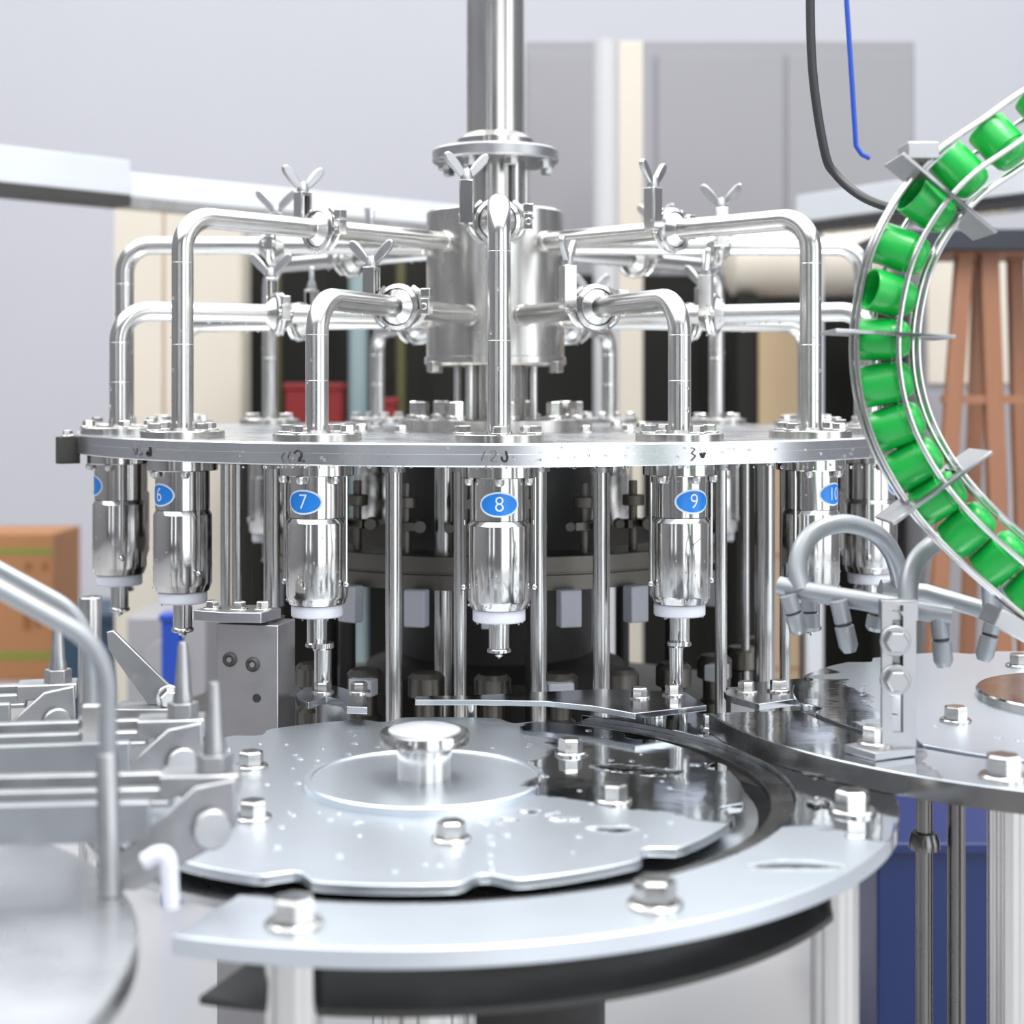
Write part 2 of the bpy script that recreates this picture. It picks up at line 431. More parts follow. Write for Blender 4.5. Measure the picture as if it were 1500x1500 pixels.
for n in range(1, 17):
    hi = n % 2 == 0
    (x, y), a = pos(n)
    lab = ('tall' if hi else 'short') + ' bent steel feed pipe ' + WHERE[n]
    r = protos[hi]
    if hi in used: r = dup(r, (x, y, ZT), a, lab)
    else:
        used.add(hi); r.location = (x, y, ZT); r.rotation_euler[2] = a; r['label'] = lab

# ------------------------------------------------------------------ pipe clamps with wing nuts
def make_clamp():
    r = thing('pipe_clamp', '', 'clamp', (0, 0, 0), 0, 'wing nut clamps on the feed pipes')
    ri = RB+.0004
    for s in (-1, 1):     # the two ferrule collars held by the clamp
        MB().lathe([(ri, s*.019), (ri+.0012, s*.017), (.024, s*.0085), (.0255, s*.006), (.0255, s*.0015), (ri, s*.0015)], 32, (0, 0, 0), (0, 1, 0), cap=False, closed=True).build('ferrule', M['tube'], r)
    MB().lathe([(.0256, -.0085), (.0305, -.006), (.0315, -.004), (.0315, .004), (.0305, .006), (.0256, .0085)], 36, (0, 0, 0), (0, 1, 0), closed=True).build('clamp_ring', M['steel'], r)
    for s in (-1, 1):
        for t in (-1, 1):
            MB().tube([(s*.020, 0, t*.026), (s*.030, 0, t*.019), (s*.038, 0, t*.007)], .0042, 8).build('clamp_lug', M['steel'], r)
    bk = MB()
    bk.box((-.041, -.008, .026), (.018, .003, .058)); bk.box((-.041, .008, .026), (.018, .003, .058))
    bk.box((-.049, 0, .026), (.003, .0155, .058)); bk.box((-.041, 0, .0525), (.018, .0155, .005))
    bk.build('clamp_block', M['steel'], r, .0008)
    MB().cyl((-.041, 0, -.008), (-.041, 0, .072), .0032, 12).build('stud', M['steel'], r)
    MB().cyl((-.041, -.011, 0), (-.041, .011, 0), .004, 12).build('stud_pin', M['steel'], r)
    wn = MB().lathe([(.0085, .0555), (.0085, .059), (.0065, .066), (.005, .070)], 16)
    for s in (-1, 1):     # two paddle wings in a V
        outline = [(.003, .0600), (.009, .0600), (.0195, .0700), (.0275, .0795), (.0300, .0860), (.0285, .0908), (.0245, .0920), (.0195, .0890), (.0115, .0800), (.004, .0690)]
        wn.slab([(s*x*1.08, -.0038, zz) for x, zz in outline], (0, 1, 0), .0076)
    wn.build('wing_nut', M['cast'], r, .0016, (-.041, 0, 0))
    hg = MB(); hg.box((.041, 0, 0), (.012, .014, .022)); hg.cyl((.041, -.010, 0), (.041, .010, 0), .0045, 12); hg.box((.041, 0, .018), (.014, .012, .012))
    hg.build('hinge', M['steel'], r, .001)
    drops('water_droplets', r, [(random.uniform(-.02, .02), random.uniform(-.006, .006), -.031) for _ in range(4)]+[(-.05, -.004, .01), (.047, -.004, .004)], .0012, .0022, 1.0)
    return r
clamp0 = make_clamp()
TURN = {6: 80, 8: 24, 10: 8, 7: 4, 9: 48, 5: 58, 4: 84, 12: 80, 2: 40, 11: 20}
for n in range(1, 17):
    (x, y), a = pos(n, .345)
    r = clamp0 if n == 1 else dup(clamp0)
    r.location = (x, y, ZH if n % 2 == 0 else ZL); r.rotation_euler[2] = a
    for ch in r.children:
        if ch.name.startswith('wing_nut'): ch.rotation_euler[2] = math.radians(TURN.get(n, 30))
    r['label'] = 'wing nut clamp on the ' + ('tall' if n % 2 == 0 else 'short') + ' pipe ' + WHERE[n]

# ------------------------------------------------------------------ filling valves
def text_mesh(txt, size):
    c = bpy.data.curves.new('numeral', 'FONT'); c.body = txt; c.size = size; c.align_x = 'CENTER'; c.align_y = 'CENTER'; c.resolution_u = 4
    c.offset = -.0002
    o = bpy.data.objects.new('numeral', c); C.objects.link(o)
    dg = bpy.context.evaluated_depsgraph_get(); me = bpy.data.meshes.new_from_object(o.evaluated_get(dg))
    bpy.data.objects.remove(o); return me
zc = CAMZ-ZT+TH            # camera height above the disc's underside
def Z(rel): return rel+zc  # relative to camera height -> valve frame (underside of the disc)
RU, RL = .0345, .0372
def make_valve():
    r = thing('filling_valve', '', 'valve', (0, 0, ZT-TH), 0, 'filling valves under the disc')
    MB().lathe([(.0435, 0), (.0445, -.001), (.0445, -.0135), (.0435, -.0145), (RU, -.0145)], 44).build('top_flange', M['valve'], r)
    MB().lathe([(RU, -.0146), (RU, Z(-.1520)), (RU-.001, Z(-.1526))], 44).build('upper_sleeve', M['valve'], r)
    MB().lathe([(RU-.001, Z(-.1528)), (RL-.0003, Z(-.1582)), (RL, Z(-.1590)), (RL, Z(-.246)), (RL-.0012, Z(-.2495)), (.0335, Z(-.2565)), (.02, Z(-.2575))], 48).build('lower_sleeve', M['valve'], r)
    MB().lathe([(.020, Z(-.257)), (.0305, Z(-.2575)), (.0312, Z(-.2585)), (.0312, Z(-.2705)), (.0300, Z(-.2720)), (.012, Z(-.2720))], 40).build('collar', M['nylon'], r)
    MB().lathe([(.0122, Z(-.2715)), (.0122, Z(-.3035)), (.0132, Z(-.3045)), (.0142, Z(-.3060)), (.0142, Z(-.3085)), (.0120, Z(-.3100)), (.006, Z(-.3105)), (.0045, Z(-.314))], 28).build('spout', M['steel'], r)
    for s in (-1, 1):
        g = MB().cyl((s*.0418, -.004, -.0145), (s*.0418, -.004, Z(-.234)), .0021, 10).build('side_rod', M['steel'], r)
        MB().ball((s*.0418, -.004, Z(-.2315)), .0042, 12, 8).build('rod_tip', M['bolt'], g)
    for k in (-1, 0, 1):
        a = k*1.05
        b = MB().lathe([(.006, 0), (.006, -.005), (.0045, -.008), (.002, -.009)], 10, (.0405*math.sin(a), -.0405*math.cos(a), -.0145)).build('flange_nut', M['bolt'], r)
    pp = []
    for i in range(34):
        a = random.uniform(-1.4, 1.4); zz = random.choice([random.uniform(-.25, -.10), -.252])
        rr = RL if zz < -.158 else RU
        if -.15 < zz < -.115 and abs(a) < .8: zz = -.2
        pp.append(((rr-.0002)*math.sin(a), -(rr-.0002)*math.cos(a), Z(zz)))
    for i in range(5):
        a = random.uniform(-1.4, 1.4); pp.append((.028*math.sin(a), -.028*math.cos(a), Z(-.2732)))
    pp.append((0, 0, Z(-.3155)))
    drops('water_droplets', r, pp, .0007, .0016, 1.1)
    return r
valve0 = make_valve()
def wrap(x, z, rad): return (rad*math.sin(x/rad), -rad*math.cos(x/rad), z)
def oval_mesh(name, ax, az, rad, m):
    mb = MB(); n = 40; zz = Z(-.1325)
    vs = [wrap(0, zz, rad)]; fs = []
    for ring in range(1, 6):
        q = ring/5.0
        vs += [wrap(ax*q*math.cos(2*PI*k/n), zz+az*q*math.sin(2*PI*k/n), rad) for k in range(n)]
    fs += [(0, 1+k, 1+(k+1) % n) for k in range(n)]
    for ring in range(4):
        a = 1+ring*n; b = a+n
        fs += [(a+k, b+k, b+(k+1) % n, a+(k+1) % n) for k in range(n)]
    mb.add(vs, fs)
    me = bpy.data.meshes.new(name); me.from_pydata(mb.v, [], mb.f); me.materials.append(m)
    for p in me.polygons: p.use_smooth = True
    return me
me_b = oval_mesh('sticker', .0242, .0148, RU+.0003, M['white'])
me_i = oval_mesh('sticker_face', .0218, .0126, RU+.0006, M['blue'])
VL = {8: 'number eight, at the front middle', 7: 'number seven', 9: 'number nine and a pencilled tick', 6: 'number six', 10: 'number ten', 5: 'sticker cut off at the left rim',
      11: 'sticker half hidden by the green chute at the right'}
for n in range(1, 17):
    (x, y), a = pos(n)
    r = dup(valve0, (x, y, ZT-TH), a) if n != 16 else None
    if n == 16: continue
    if n in VL:
        r['label'] = 'steel filling valve with blue oval ' + VL[n]
        s = link('sticker', me_b, r); s['label'] = 'blue oval number sticker with white border'
        link('sticker_face', me_i, s)
        tm = text_mesh(str(n), .0255 if n < 10 else .024)
        for v in tm.vertices: v.co = Vector(wrap(v.co.x*(.95 if n < 10 else .85), v.co.y+Z(-.1328), RU+.0010))
        tm.materials.clear(); tm.materials.append(M['white'])
        link('numeral', tm, s)
    else:
        r['label'] = 'steel filling valve without sticker, hanging ' + WHERE[n]
    if n == 9:
        def wp(px, py):
            xx = (px-.0-990)*1.864/K; return Vector(wrap(xx-.012, Z(-(py-HOR)*1.83/K), RL+.0004))
        t = MB().tube([wp(996, 785), wp(1001, 800), wp(1018, 788)], .0006, 6).build('pencil_tick', M['faint'], r)
(x, y), a = pos(16); valve0.location = (x, y, ZT-TH); valve0.rotation_euler[2] = a
valve0['label'] = 'steel filling valve without sticker, hanging at the very back of the disc'

# ------------------------------------------------------------------ lower platform, cam ring, posts
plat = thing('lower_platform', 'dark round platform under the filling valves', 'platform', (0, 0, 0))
MB().lathe([(.515, .68), (.515, .698), (.51, .70), (.12, .70)], 96).build('platform_plate', M['dark'], plat)  # platform, pedestal and shaft coloured dark for the shade under the disc
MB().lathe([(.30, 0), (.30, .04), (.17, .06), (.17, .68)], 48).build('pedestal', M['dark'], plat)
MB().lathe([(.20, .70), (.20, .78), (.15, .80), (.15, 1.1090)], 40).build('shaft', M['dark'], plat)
camr = thing('cam_ring', 'brownish steel cam ring deep inside the carousel under the disc', 'machine ring', (0, 0, CAMZ-.246))
MB().lathe([(.33, -.023), (.33, -.003), (.327, -.002), (.327, 0), (.33, .001), (.33, .022), (.328, .0235), (.26, .0235), (.26, -.023)], 72, closed=True).build('ring_band', M['dring'], camr)
for k in range(9):
    a = -1.2+.3*k
    MB().box((.345*math.sin(a), -.345*math.cos(a), -.045), (.03, .02, .05), a).build('guide_block', M['nylon'], camr, .002)
for k in range(10):
    a = -1.25+.28*k
    mb = MB(); q = Vector((.30*math.sin(a), -.30*math.cos(a), 0))
    mb.cyl(q+Vector((0, 0, .02)), q+Vector((0, 0, .12)), .006, 12); mb.box(q+Vector((0, 0, .06)), (.036, .02, .012), a); mb.cyl(q+Vector((.02, -.02, .06)), q+Vector((.02, .01, .06)), .009, 12); mb.cyl(q+Vector((-.02, -.02, .06)), q+Vector((-.02, .01, .06)), .007, 12); mb.cyl(q+Vector((0, 0, .085)), q+Vector((0, 0, .1)), .015, 12)
    mb.build('lift_linkage', M['dring'], camr, .001)
for k in range(6):
    a = 2*PI*k/6+.2
    MB().cyl((.28*math.sin(a), -.28*math.cos(a), -.023), (.28*math.sin(a), -.28*math.cos(a), -.2535), .012, 12).build('ring_support', M['dark'], camr)
for k in range(13):
    a = -1.3+.217*k; q = (.40*math.sin(a), -.40*math.cos(a), .70)
    lh = MB().lathe([(.022, 0), (.022, .07), (.016, .075), (.016, .10), (.024, .104), (.024, .128), (.018, .134)], 20, q).build('lift_head', M['dring'], plat)
    if k % 3 == 1: MB().box((q[0], q[1]-.026, .815), (.034, .02, .022), a).build('wear_pad', M['nylon'], lh, .002)
def post(px, wpx, d, label, ytop=684):
    p = P(px, 900, d); top = ZT-TH; r = wpx/2*d/K; zb_ = .7003
    o = thing('guide_post', label, 'post', (p.x, p.y, zb_), 0, 'polished posts under the disc')
    MB().cyl((0, 0, 0), (0, 0, top-zb_-.0003), r, 20).build('rod', M['tube'], o)
    MB().lathe([(r+.004, top-zb_-.014), (r+.004, top-zb_-.001)], 20).build('upper_sleeve', M['cast'], o)
    MB().lathe([(r+.005, 0), (r+.005, .012), (r+.001, .014)], 20).build('foot_ring', M['cast'], o)
for px, wpx, d, lab in ((577, 25, 1.93, 'polished steel post, first one right of valve seven'), (674, 19, 1.95, 'polished steel post close beside the left side of valve eight'),
                        (650, 26, 2.12, 'dull steel post set back to the left of valve eight'), (789, 24, 1.95, 'polished steel post close beside the right side of valve eight'),
                        (881, 25, 1.93, 'polished steel post in the gap between valves eight and nine'), (1056, 18, 1.98, 'slim steel post just right of valve nine'),
                        (1120, 30, 2.12, 'thick steel post in the gap between valves nine and ten'), (1150, 16, 2.05, 'slim steel post just left of valve ten'),
                        (398, 24, 2.02, 'polished steel post just left of valve seven'), (330, 14, 2.14, 'slim steel post right of valve six, left of a pair'),
                        (347, 14, 2.14, 'slim steel post right of valve six, right of a pair'), (1092, 12, 2.2, 'thin steel post behind the thick one left of valve ten')):
    post(px, wpx, d, lab)

# ------------------------------------------------------------------ star wheel in front
ZS = .824; SC = (CAMX-128*1.48/K, CAMY+1.48); SR = .303
star = thing('star_wheel', 'round wet steel star wheel with a mushroom-shaped hub knob, in front', 'star wheel', (SC[0], SC[1], ZS))
outline = []; NP = 12
for k in range(240):
    a = 2*PI*k/240
    ph = ((a-.14)/(2*PI/NP)) % 1.0
    r = SR
    if ph < .30: r = SR-.020*math.sin(PI*ph/.30)**1.5
    outline.append((r*math.cos(a), r*math.sin(a)))
MB().prism(outline, -.008, 0).build('star_plate', M['wet'], star, .0008)
MB().prism([(.315*math.cos(2*PI*k/120), .315*math.sin(2*PI*k/120)) for k in range(120)], -.026, -.019).build('lower_star_plate', M['plate'], star)
MB().cyl((0, 0, -.7), (0, 0, -.008), .05, 32).build('star_shaft', M['steel'], star)
MB().lathe([(.1140, .0), (.1140, .0065), (.1125, .008), (.1085, .008), (.1075, .0065), (.02, .0062)], 96).build('hub_disc', M['wet'], star)
MB().lathe([(.0262, .006), (.0262, .036), (.0400, .0385), (.0425, .040), (.0425, .0495), (.0415, .051), (.0355, .051)], 56).build('hub_knob', M['steel'], star)
MB().lathe([(.0350, .0505), (.0345, .0520), (.0300, .0535), (.0010, .0580)], 48).build('knob_cap', M['satin'], star)
for k in range(6):
    a = math.radians(40-60*k)
    bolt(star, (.188*math.cos(a), .188*math.sin(a), 0), .0125, .0165)
pp = []
for i in range(110):
    a = random.uniform(0, 2*PI); rr = random.uniform(.12, .29)
    pp.append((rr*math.cos(a), rr*math.sin(a), .0004))
drops('water_droplets', star, pp, .0015, .0048, .22)
def puddle(parent, cx, cy, sx, sy, seed, z=.0002):
    rnd = random.Random(seed); n = 28; ph = [rnd.uniform(0, 6.28) for _ in range(4)]
    prof = [1+.22*math.sin(2*t+ph[0])+.16*math.sin(3*t+ph[1])+.12*math.sin(5*t+ph[2])+.08*math.sin(9*t+ph[3]) for t in [2*PI*k/n for k in range(n)]]
    vs = []; fs = []
    for q, h in ((1.0, 0), (.97, .0007), (.90, .0012), (.5, .0014)):
        vs += [(cx+sx*q*prof[k]*math.cos(2*PI*k/n), cy+sy*q*prof[k]*math.sin(2*PI*k/n), z+h) for k in range(n)]
    for i in range(3): fs += [(i*n+k, i*n+(k+1) % n, (i+1)*n+(k+1) % n, (i+1)*n+k) for k in range(n)]
    fs.append(tuple(3*n+k for k in range(n)))
    fs.append(tuple(reversed(range(n))))
    o = MB().add(vs, fs).build('puddle', M['water'], parent); return o
for i, (cx, cy, sx, sy) in enumerate(((.19, .06, .022, .016), (.225, .045, .02, .018), (.17, -.155, .022, .007), (.10, -.10, .010, .006), (.08, -.125, .008, .005), (.13, -.125, .012, .006), (.03, -.13, .010, .006))):
    puddle(star, cx, cy, sx, sy, 40+i)

gp = thing('guide_ring', 'curved flat steel guide plate around the right of the star wheel', 'guide plate', (SC[0], SC[1], ZS))
MB().arcplate((0, 0), .349, .441, math.radians(-110), math.radians(62), -.013, .001, 90).build('ring_plate', M['wet'], gp, .0008)
MB().arcplate((0, 0), .327, .3488, math.radians(-110), math.radians(62), -.012, -.005, 90).build('wear_strip', M['edge'], gp, .0008)
MB().arcplate((0, 0), .20, .405, math.radians(-110), math.radians(66), -.060, -.0545, 90).build('dark_gap_sheet', M['dark'], gp)  # dark sheet added below the gap so it reads dark, not floor
for a, rr in ((-15, .40), (38, .388), (-62, .40), (-100, .40)):
    bolt(gp, (rr*math.cos(math.radians(a)), rr*math.sin(math.radians(a)), .001), .0155 if a < 30 else .0105, .020 if a < 30 else .015)
for a in (-28, -100):
    MB().cyl((.40*math.cos(math.radians(a)), .40*math.sin(math.radians(a)), -.824), (.40*math.cos(math.radians(a)), .40*math.sin(math.radians(a)), -.013), .02, 24).build('support_leg', M['steel'], gp)
for i, (a, rr, sx, sy) in enumerate(((22, .40, .02, .03), (5, .385, .012, .03), (-12, .37, .01, .02), (-40, .40, .03, .012))):
    puddle(gp, rr*math.cos(math.radians(a)), rr*math.sin(math.radians(a)), sx, sy, 70+i, .0012)

# ------------------------------------------------------------------ second star wheel and its table on the right
ZR = .846; RC = (.68, CAMY+1.76)
rt = thing('outfeed_table', 'thick round steel table plate with dark edge at the right', 'table plate', (RC[0], RC[1], ZR))
MB().arcplate((0, 0), .338, .44, math.radians(188), math.radians(352), -.0205, 0, 90).build('table_plate', M['wettable'], rt, .0006)
MB().arcplate((0, 0), .4402, .4425, math.radians(188), math.radians(352), -.0205, -.0006, 90).build('edge_reflection_band', M['edge'], rt)  # dark band painted in for the reflection on the polished rim
for a, rr in ((-60, .39), (-20, .39)):
    bolt(rt, (rr*math.cos(math.radians(a)), rr*math.sin(math.radians(a)), 0), .0135, .018)
bt = Vector(PZ(1470, 1140, ZR))-Vector((RC[0], RC[1], ZR)); bolt(rt, tuple(bt), .0165, .022)
for px, d, wpx in ((1354, 1.62, 24), (1401, 1.62, 26), (1478, 1.55, 62)):
    p = P(px, 1200, d)
    lg = MB().cyl((p.x-RC[0], p.y-RC[1], -ZR), (p.x-RC[0], p.y-RC[1], -.022), wpx/2*d/K, 24).build('support_leg', M['steel' if wpx > 30 else 'edge'], rt)
    if wpx < 25:
        q = P(px, 1232, d)
        MB().lathe([(.010, -.010), (.016, -.008), (.016, .0), (.013, .009), (.010, .010)], 20, (p.x-RC[0], p.y-RC[1], q.z-ZR)).build('leg_collar', M['edge'], lg)
rs = thing('outfeed_star_wheel', 'steel star wheel with a round hub disc at the right edge', 'star wheel', (RC[0], RC[1], ZR))
out2 = []
for k in range(240):
    a = 2*PI*k/240; ph = ((a-.05)/(2*PI/NP)) % 1.0
    r = .330 if ph > .3 else .330-.018*math.sin(PI*ph/.30)**1.5
    out2.append((r*math.cos(a), r*math.sin(a)))
MB().prism(out2, -.008, .002).build('star_plate', M['wettable'], rs, .0008)
MB().lathe([(.122, .002), (.122, .010), (.120, .012), (.02, .0115)], 80).build('hub_disc', M['steel'], rs)
MB().cyl((0, 0, -ZR), (0, 0, -.008), .05, 32).build('star_shaft', M['steel'], rs)
for k in range(6):
    a = math.radians(212+60*k)
    bolt(rs, (.215*math.cos(a), .215*math.sin(a), .002), .0125, .0165)
drops('water_droplets', rs, [(.25*math.cos(a), .25*math.sin(a), .0022) for a in [random.uniform(2.6, 4.8) for _ in range(25)]], .002, .005, .22)

# ------------------------------------------------------------------ flat guide plates behind the star wheel
def plan_plate(name, label, cat, pxs, z, th, mm='plate'):
    pts = [PZ(a, b, z) for a, b in pxs]; c = pts[0].copy(); c.z = z-th
    o = thing(name, label, cat, c); mm = 'gloss'
    MB().prism([(p.x-c.x, p.y-c.y) for p in pts], 0, th).build('flat_plate', M[mm], o, .0006)
    return o, c
g1, c1 = plan_plate('bottle_guide', 'long thin steel guide plate with pointed left end below valves eight and nine', 'guide plate',
                    [(608, 1020), (608, 1025), (700, 1025), (800, 1027), (870, 1034), (930, 1045), (1035, 1033), (1003, 1013), (880, 1009), (700, 1018)], .845, .0065)
for px, py in ((936, 1022), (986, 1018)):
    q = PZ(px, py, .845)-c1; bolt(g1, tuple(q), .0095, .012)
q = PZ(990, 1012, .845)-c1
MB().lathe([(.0085, 0), (.0085, .052), (.0105, .054), (.0105, .058)], 18, q).build('guide_pin', M['steel'], g1)
q = PZ(960, 1026, .845)-c1
MB().cyl((q.x, q.y+.01, -.0133), (q.x, q.y+.01, 0), .014, 18).build('standoff', M['steel'], g1)
for px, zl in ((690, -.066), (1000, -.0133)):
    q = PZ(px, 1021, .845)-c1; MB().cyl((q.x, q.y+.01, zl), (q.x, q.y+.01, 0), .007, 14).build('standoff', M['steel'], g1)
g2, c2 = plan_plate('bottle_guide', 'short pointed steel guide plate below valve ten left of the spray pipe', 'guide plate',
                    [(1060, 1012), (1064, 1018), (1112, 1031), (1207, 1018), (1190, 992), (1098, 1000)], .845, .008)
for px, py in ((1093, 1014), (1140, 1012)):
    q = PZ(px, py, .845)-c2; bolt(g2, tuple(q), .010, .013)
q = PZ(1122, 1026, .845)-c2
MB().cyl((q.x, q.y+.02, -.0165 + .0), (q.x, q.y+.02, 0), .010, 6).build('standoff', M['bolt'], g2)
q = PZ(1090, 1008, .845)-c2
MB().box((q.x+.01, q.y+.03, -.028), (.05, .04, .056)).build('support_block', M['cast'], g2, .001)
g3, c3 = plan_plate('bottle_guide', 'small forked steel guide plate below valve seven', 'guide plate',
                    [(433, 1017), (436, 1024), (452, 1029), (478, 1020), (500, 1026), (508, 1035), (538, 1036), (536, 1017), (490, 1004), (445, 1007)], .845, .008)
for px, py in ((473, 1014), (526, 1014)):
    q = PZ(px, py, .845)-c3; bolt(g3, tuple(q), .010, .012)
q = PZ(473, 1007, .845)-c3
MB().lathe([(.0105, 0), (.0105, .046), (.0135, .048), (.0135, .054)], 18, q).build('guide_pin', M['steel'], g3)
q = PZ(490, 1018, .845)-c3
MB().cyl((q.x, q.y, -.065), (q.x, q.y, 0), .022, 20).build('standoff', M['cast'], g3)

# ------------------------------------------------------------------ ground steel block on the left
bp = PZ(362, 1062, .815)
blk = thing('steel_block', 'upright grey ground steel block with two socket screws left of valve seven', 'machine block', (bp.x, bp.y, 0), -.22)
zb_ = .0; hz = P(0, 915, bp.y-CAMY).z-zb_
MB().box((0, .028, hz/2), (.075, .056, hz)).build('block_body', M['block'], blk, .001)
def socket(x, z):
    s = MB().lathe([(.0085, 0), (.0085, .0015), (.006, .0035), (.0045, .0035), (.0035, .0015)], 20, (x, -.0002, z), (0, -1, 0)).build('socket_screw', M['dark'], blk)
    MB().cyl((x, -.0010, z), (x, -.0026, z), .0035, 6).build('hex_socket', M['block'], s)
for px, py in ((335, 967), (371, 973)):
    q = P(px, py, bp.y-CAMY); socket((q.x-bp.x)*1.0, q.z-zb_)
q = P(377, 1022, bp.y-CAMY); MB().lathe([(.005, 0), (.005, .0006)], 16, (q.x-bp.x, -.0002, q.z-zb_), (0, -1, 0)).build('drilled_hole', M['black'], blk)
drops('water_droplets', blk, [(random.uniform(-.035, .035), -.0002, random.uniform(hz-.15, hz-.01)) for _ in range(40)], .0007, .0016, 1)
pt = MB(); pt.prism([(-.062, -.01), (-.02, -.018), (.022, -.012), (.03, .03), (-.01, .05), (-.06, .03)], hz+.004, hz+.016)
pt.build('top_bracket', M['cast'], blk, .001)
MB().box((0, .03, hz+.002), (.05, .05, .004)).build('shim', M['dark'], blk)
for x, y in ((-.045, .005), (-.012, .005), (.015, .012)):
    bolt(blk, (x, y, hz+.016), .008, .010)

# ------------------------------------------------------------------ spray pipe frame on the right
sp = thing('spray_bracket', 'slotted upright steel angle bracket bolted to the right table', 'bracket', (0, 0, ZR))
a = PZ(1236, 1103, ZR); b = PZ(1282, 1116, ZR); c = PZ(1342, 1108, ZR); d_ = PZ(1300, 1093, ZR)
dB = c.y-CAMY
MB().prism([(p.x, p.y) for p in (a, b, c, d_)], .0005, .0085).build('base_plate', M['cast'], sp, .001)
DF = dB+.004; s_ = DF/K
x0, x1 = P(1291, 0, DF).x, P(1341, 0, DF).x; zt = P(0, 882, DF).z-ZR
sl0, sl1 = P(1306, 0, DF).x, P(1322, 0, DF).x; st = P(0, 895, DF).z-ZR; sb = P(0, 1072, DF).z-ZR
yF = CAMY+DF
up = MB(); t = .006
up.box(((x0+sl0)/2, yF, (.0085+zt)/2), (sl0-x0, t, zt-.0085)); up.box(((x1+sl1)/2, yF, (.0085+zt)/2), (x1-sl1, t, zt-.0085))
up.box(((sl0+sl1)/2, yF, (st+zt)/2+.003), (sl1-sl0, t, zt-st-.006)); up.box(((sl0+sl1)/2, yF, (sb+.0085)/2), (sl1-sl0, t, sb-.0085))
up.box((x1-.003, yF+.018, (.0085+zt)/2), (.006, .030, zt-.0085))
for sx_, k_ in ((sl0, 1), (sl1, -1)):
    up.slab([(sx_, yF-t/2, st), (sx_+k_*.0045, yF-t/2, st), (sx_+k_*.002, yF-t/2, st-.0015), (sx_, yF-t/2, st-.005)], (0, 1, 0), t)
up.build('slotted_upright', M['cast'], sp)
q0 = P(0, 1015, DF).z-ZR; q1 = P(0, 888, DF).z-ZR
MB().box(((sl0+sl1)/2+.004, yF+.012, (q0+q1)/2), (.022, .016, q1-q0)).build('sliding_block', M['edge'], sp, .001)
for py in (938, 995):
    q = P(1310, py, DF); bolt(sp, (q.x, yF-t/2, q.z-ZR), .0112, .013, 'cast', axis=(0, -1, 0), name='clamp_bolt')
q = PZ(1283, 1103, ZR); bolt(sp, (q.x, q.y, .0085), .0135, .018)

man = thing('spray_manifold', 'grey spray pipe frame with two arched hoops and angled nozzles', 'spray pipe', P(1310, 892, DF+.03))
o0 = Vector(man.location)
def L(px, py, d): return P(px, py, d)-o0
RPp = .0098
dn = DF+.022; df = DF+.14
MB().tube([L(1142, 858, dn+.06), L(1180, 866, dn+.045), L(1395, 902, dn)], RPp, 18).build('front_pipe', M['zinc'], man)
MB().tube([L(1290, 862, df), L(1355, 868, df), L(1480, 905, df-.03)], RPp*.98, 18).build('rear_pipe', M['zinc'], man)
hoop = [(1175, 866), (1168, 835), (1176, 800), (1200, 776), (1240, 767), (1280, 780), (1304, 805), (1316, 835), (1319, 862)]
MB().tube(smooth_path([L(px, py, dn+.045+(df-dn-.045)*i/8) for i, (px, py) in enumerate(hoop)], 6), RPp, 18).build('arched_hoop', M['zinc'], man)
hoop2 = [(1330, 892), (1332, 850), (1347, 815), (1380, 791), (1420, 790), (1455, 812), (1468, 850), (1470, 900)]
MB().tube(smooth_path([L(px, py, dn+.01+(df-dn-.04)*i/7) for i, (px, py) in enumerate(hoop2)], 6), RPp, 18).build('arched_hoop', M['zinc'], man)
def nozzle(px0, py0, px1, py1, d):
    p0, p1 = L(px0, py0, d), L(px1, py1, d); ax = (p1-p0).normalized(); LL = (p1-p0).length; r = .0088
    n = MB().lathe([(r, 0), (r, LL*.42), (r*.82, LL*.44), (r*.82, LL*.48), (r*1.08, LL*.5), (r*1.08, LL*.88), (r*.7, LL)], 18, p0, ax).build('nozzle', M['zinc'], man)
    MB().lathe([(r*.9, LL*.435), (r*.9, LL*.488)], 18, p0, ax).build('seal_ring', M['black'], n)
for args in ((1154, 872, 1172, 928, dn+.04), (1228, 880, 1245, 955, dn+.02), (1375, 902, 1383, 977, dn+.004), (1458, 898, 1440, 968, df-.03), (1288, 880, 1280, 925, dn+.07), (1185, 872, 1188, 925, df)):
    nozzle(*args)
for px, py, d in ((1340, 884, DF+.02),):
    MB().box(L(1316, 893, DF+.010), (.036, .014, .02)).build('mounting_block', M['cast'], man, .001)

# ------------------------------------------------------------------ bottle cap chute on the right
DC = 1.50
CL = [(1610, 130), (1535, 165), (1467, 212), (1408, 253), (1361, 304), (1324, 368), (1305, 432), (1297, 497), (1301, 561), (1317, 622), (1343, 676), (1377, 726), (1419, 772), (1467, 815), (1517, 858), (1570, 900)]
cpts = [P(px, py, DC) for px, py in CL]
path = smooth_path(cpts, 10)
def nrm(i):
    t = (path[min(i+1, len(path)-1)]-path[max(i-1, 0)]).normalized()
    return Vector((t.z, 0, -t.x)), t      # points out of the bend (towards the left)
chute = thing('cap_chute', 'curved wire rail chute of round steel rods and three plates, full of green caps', 'chute', path[75])
oc = Vector(chute.location)
px1_ = DC/K
hc = .032*.95
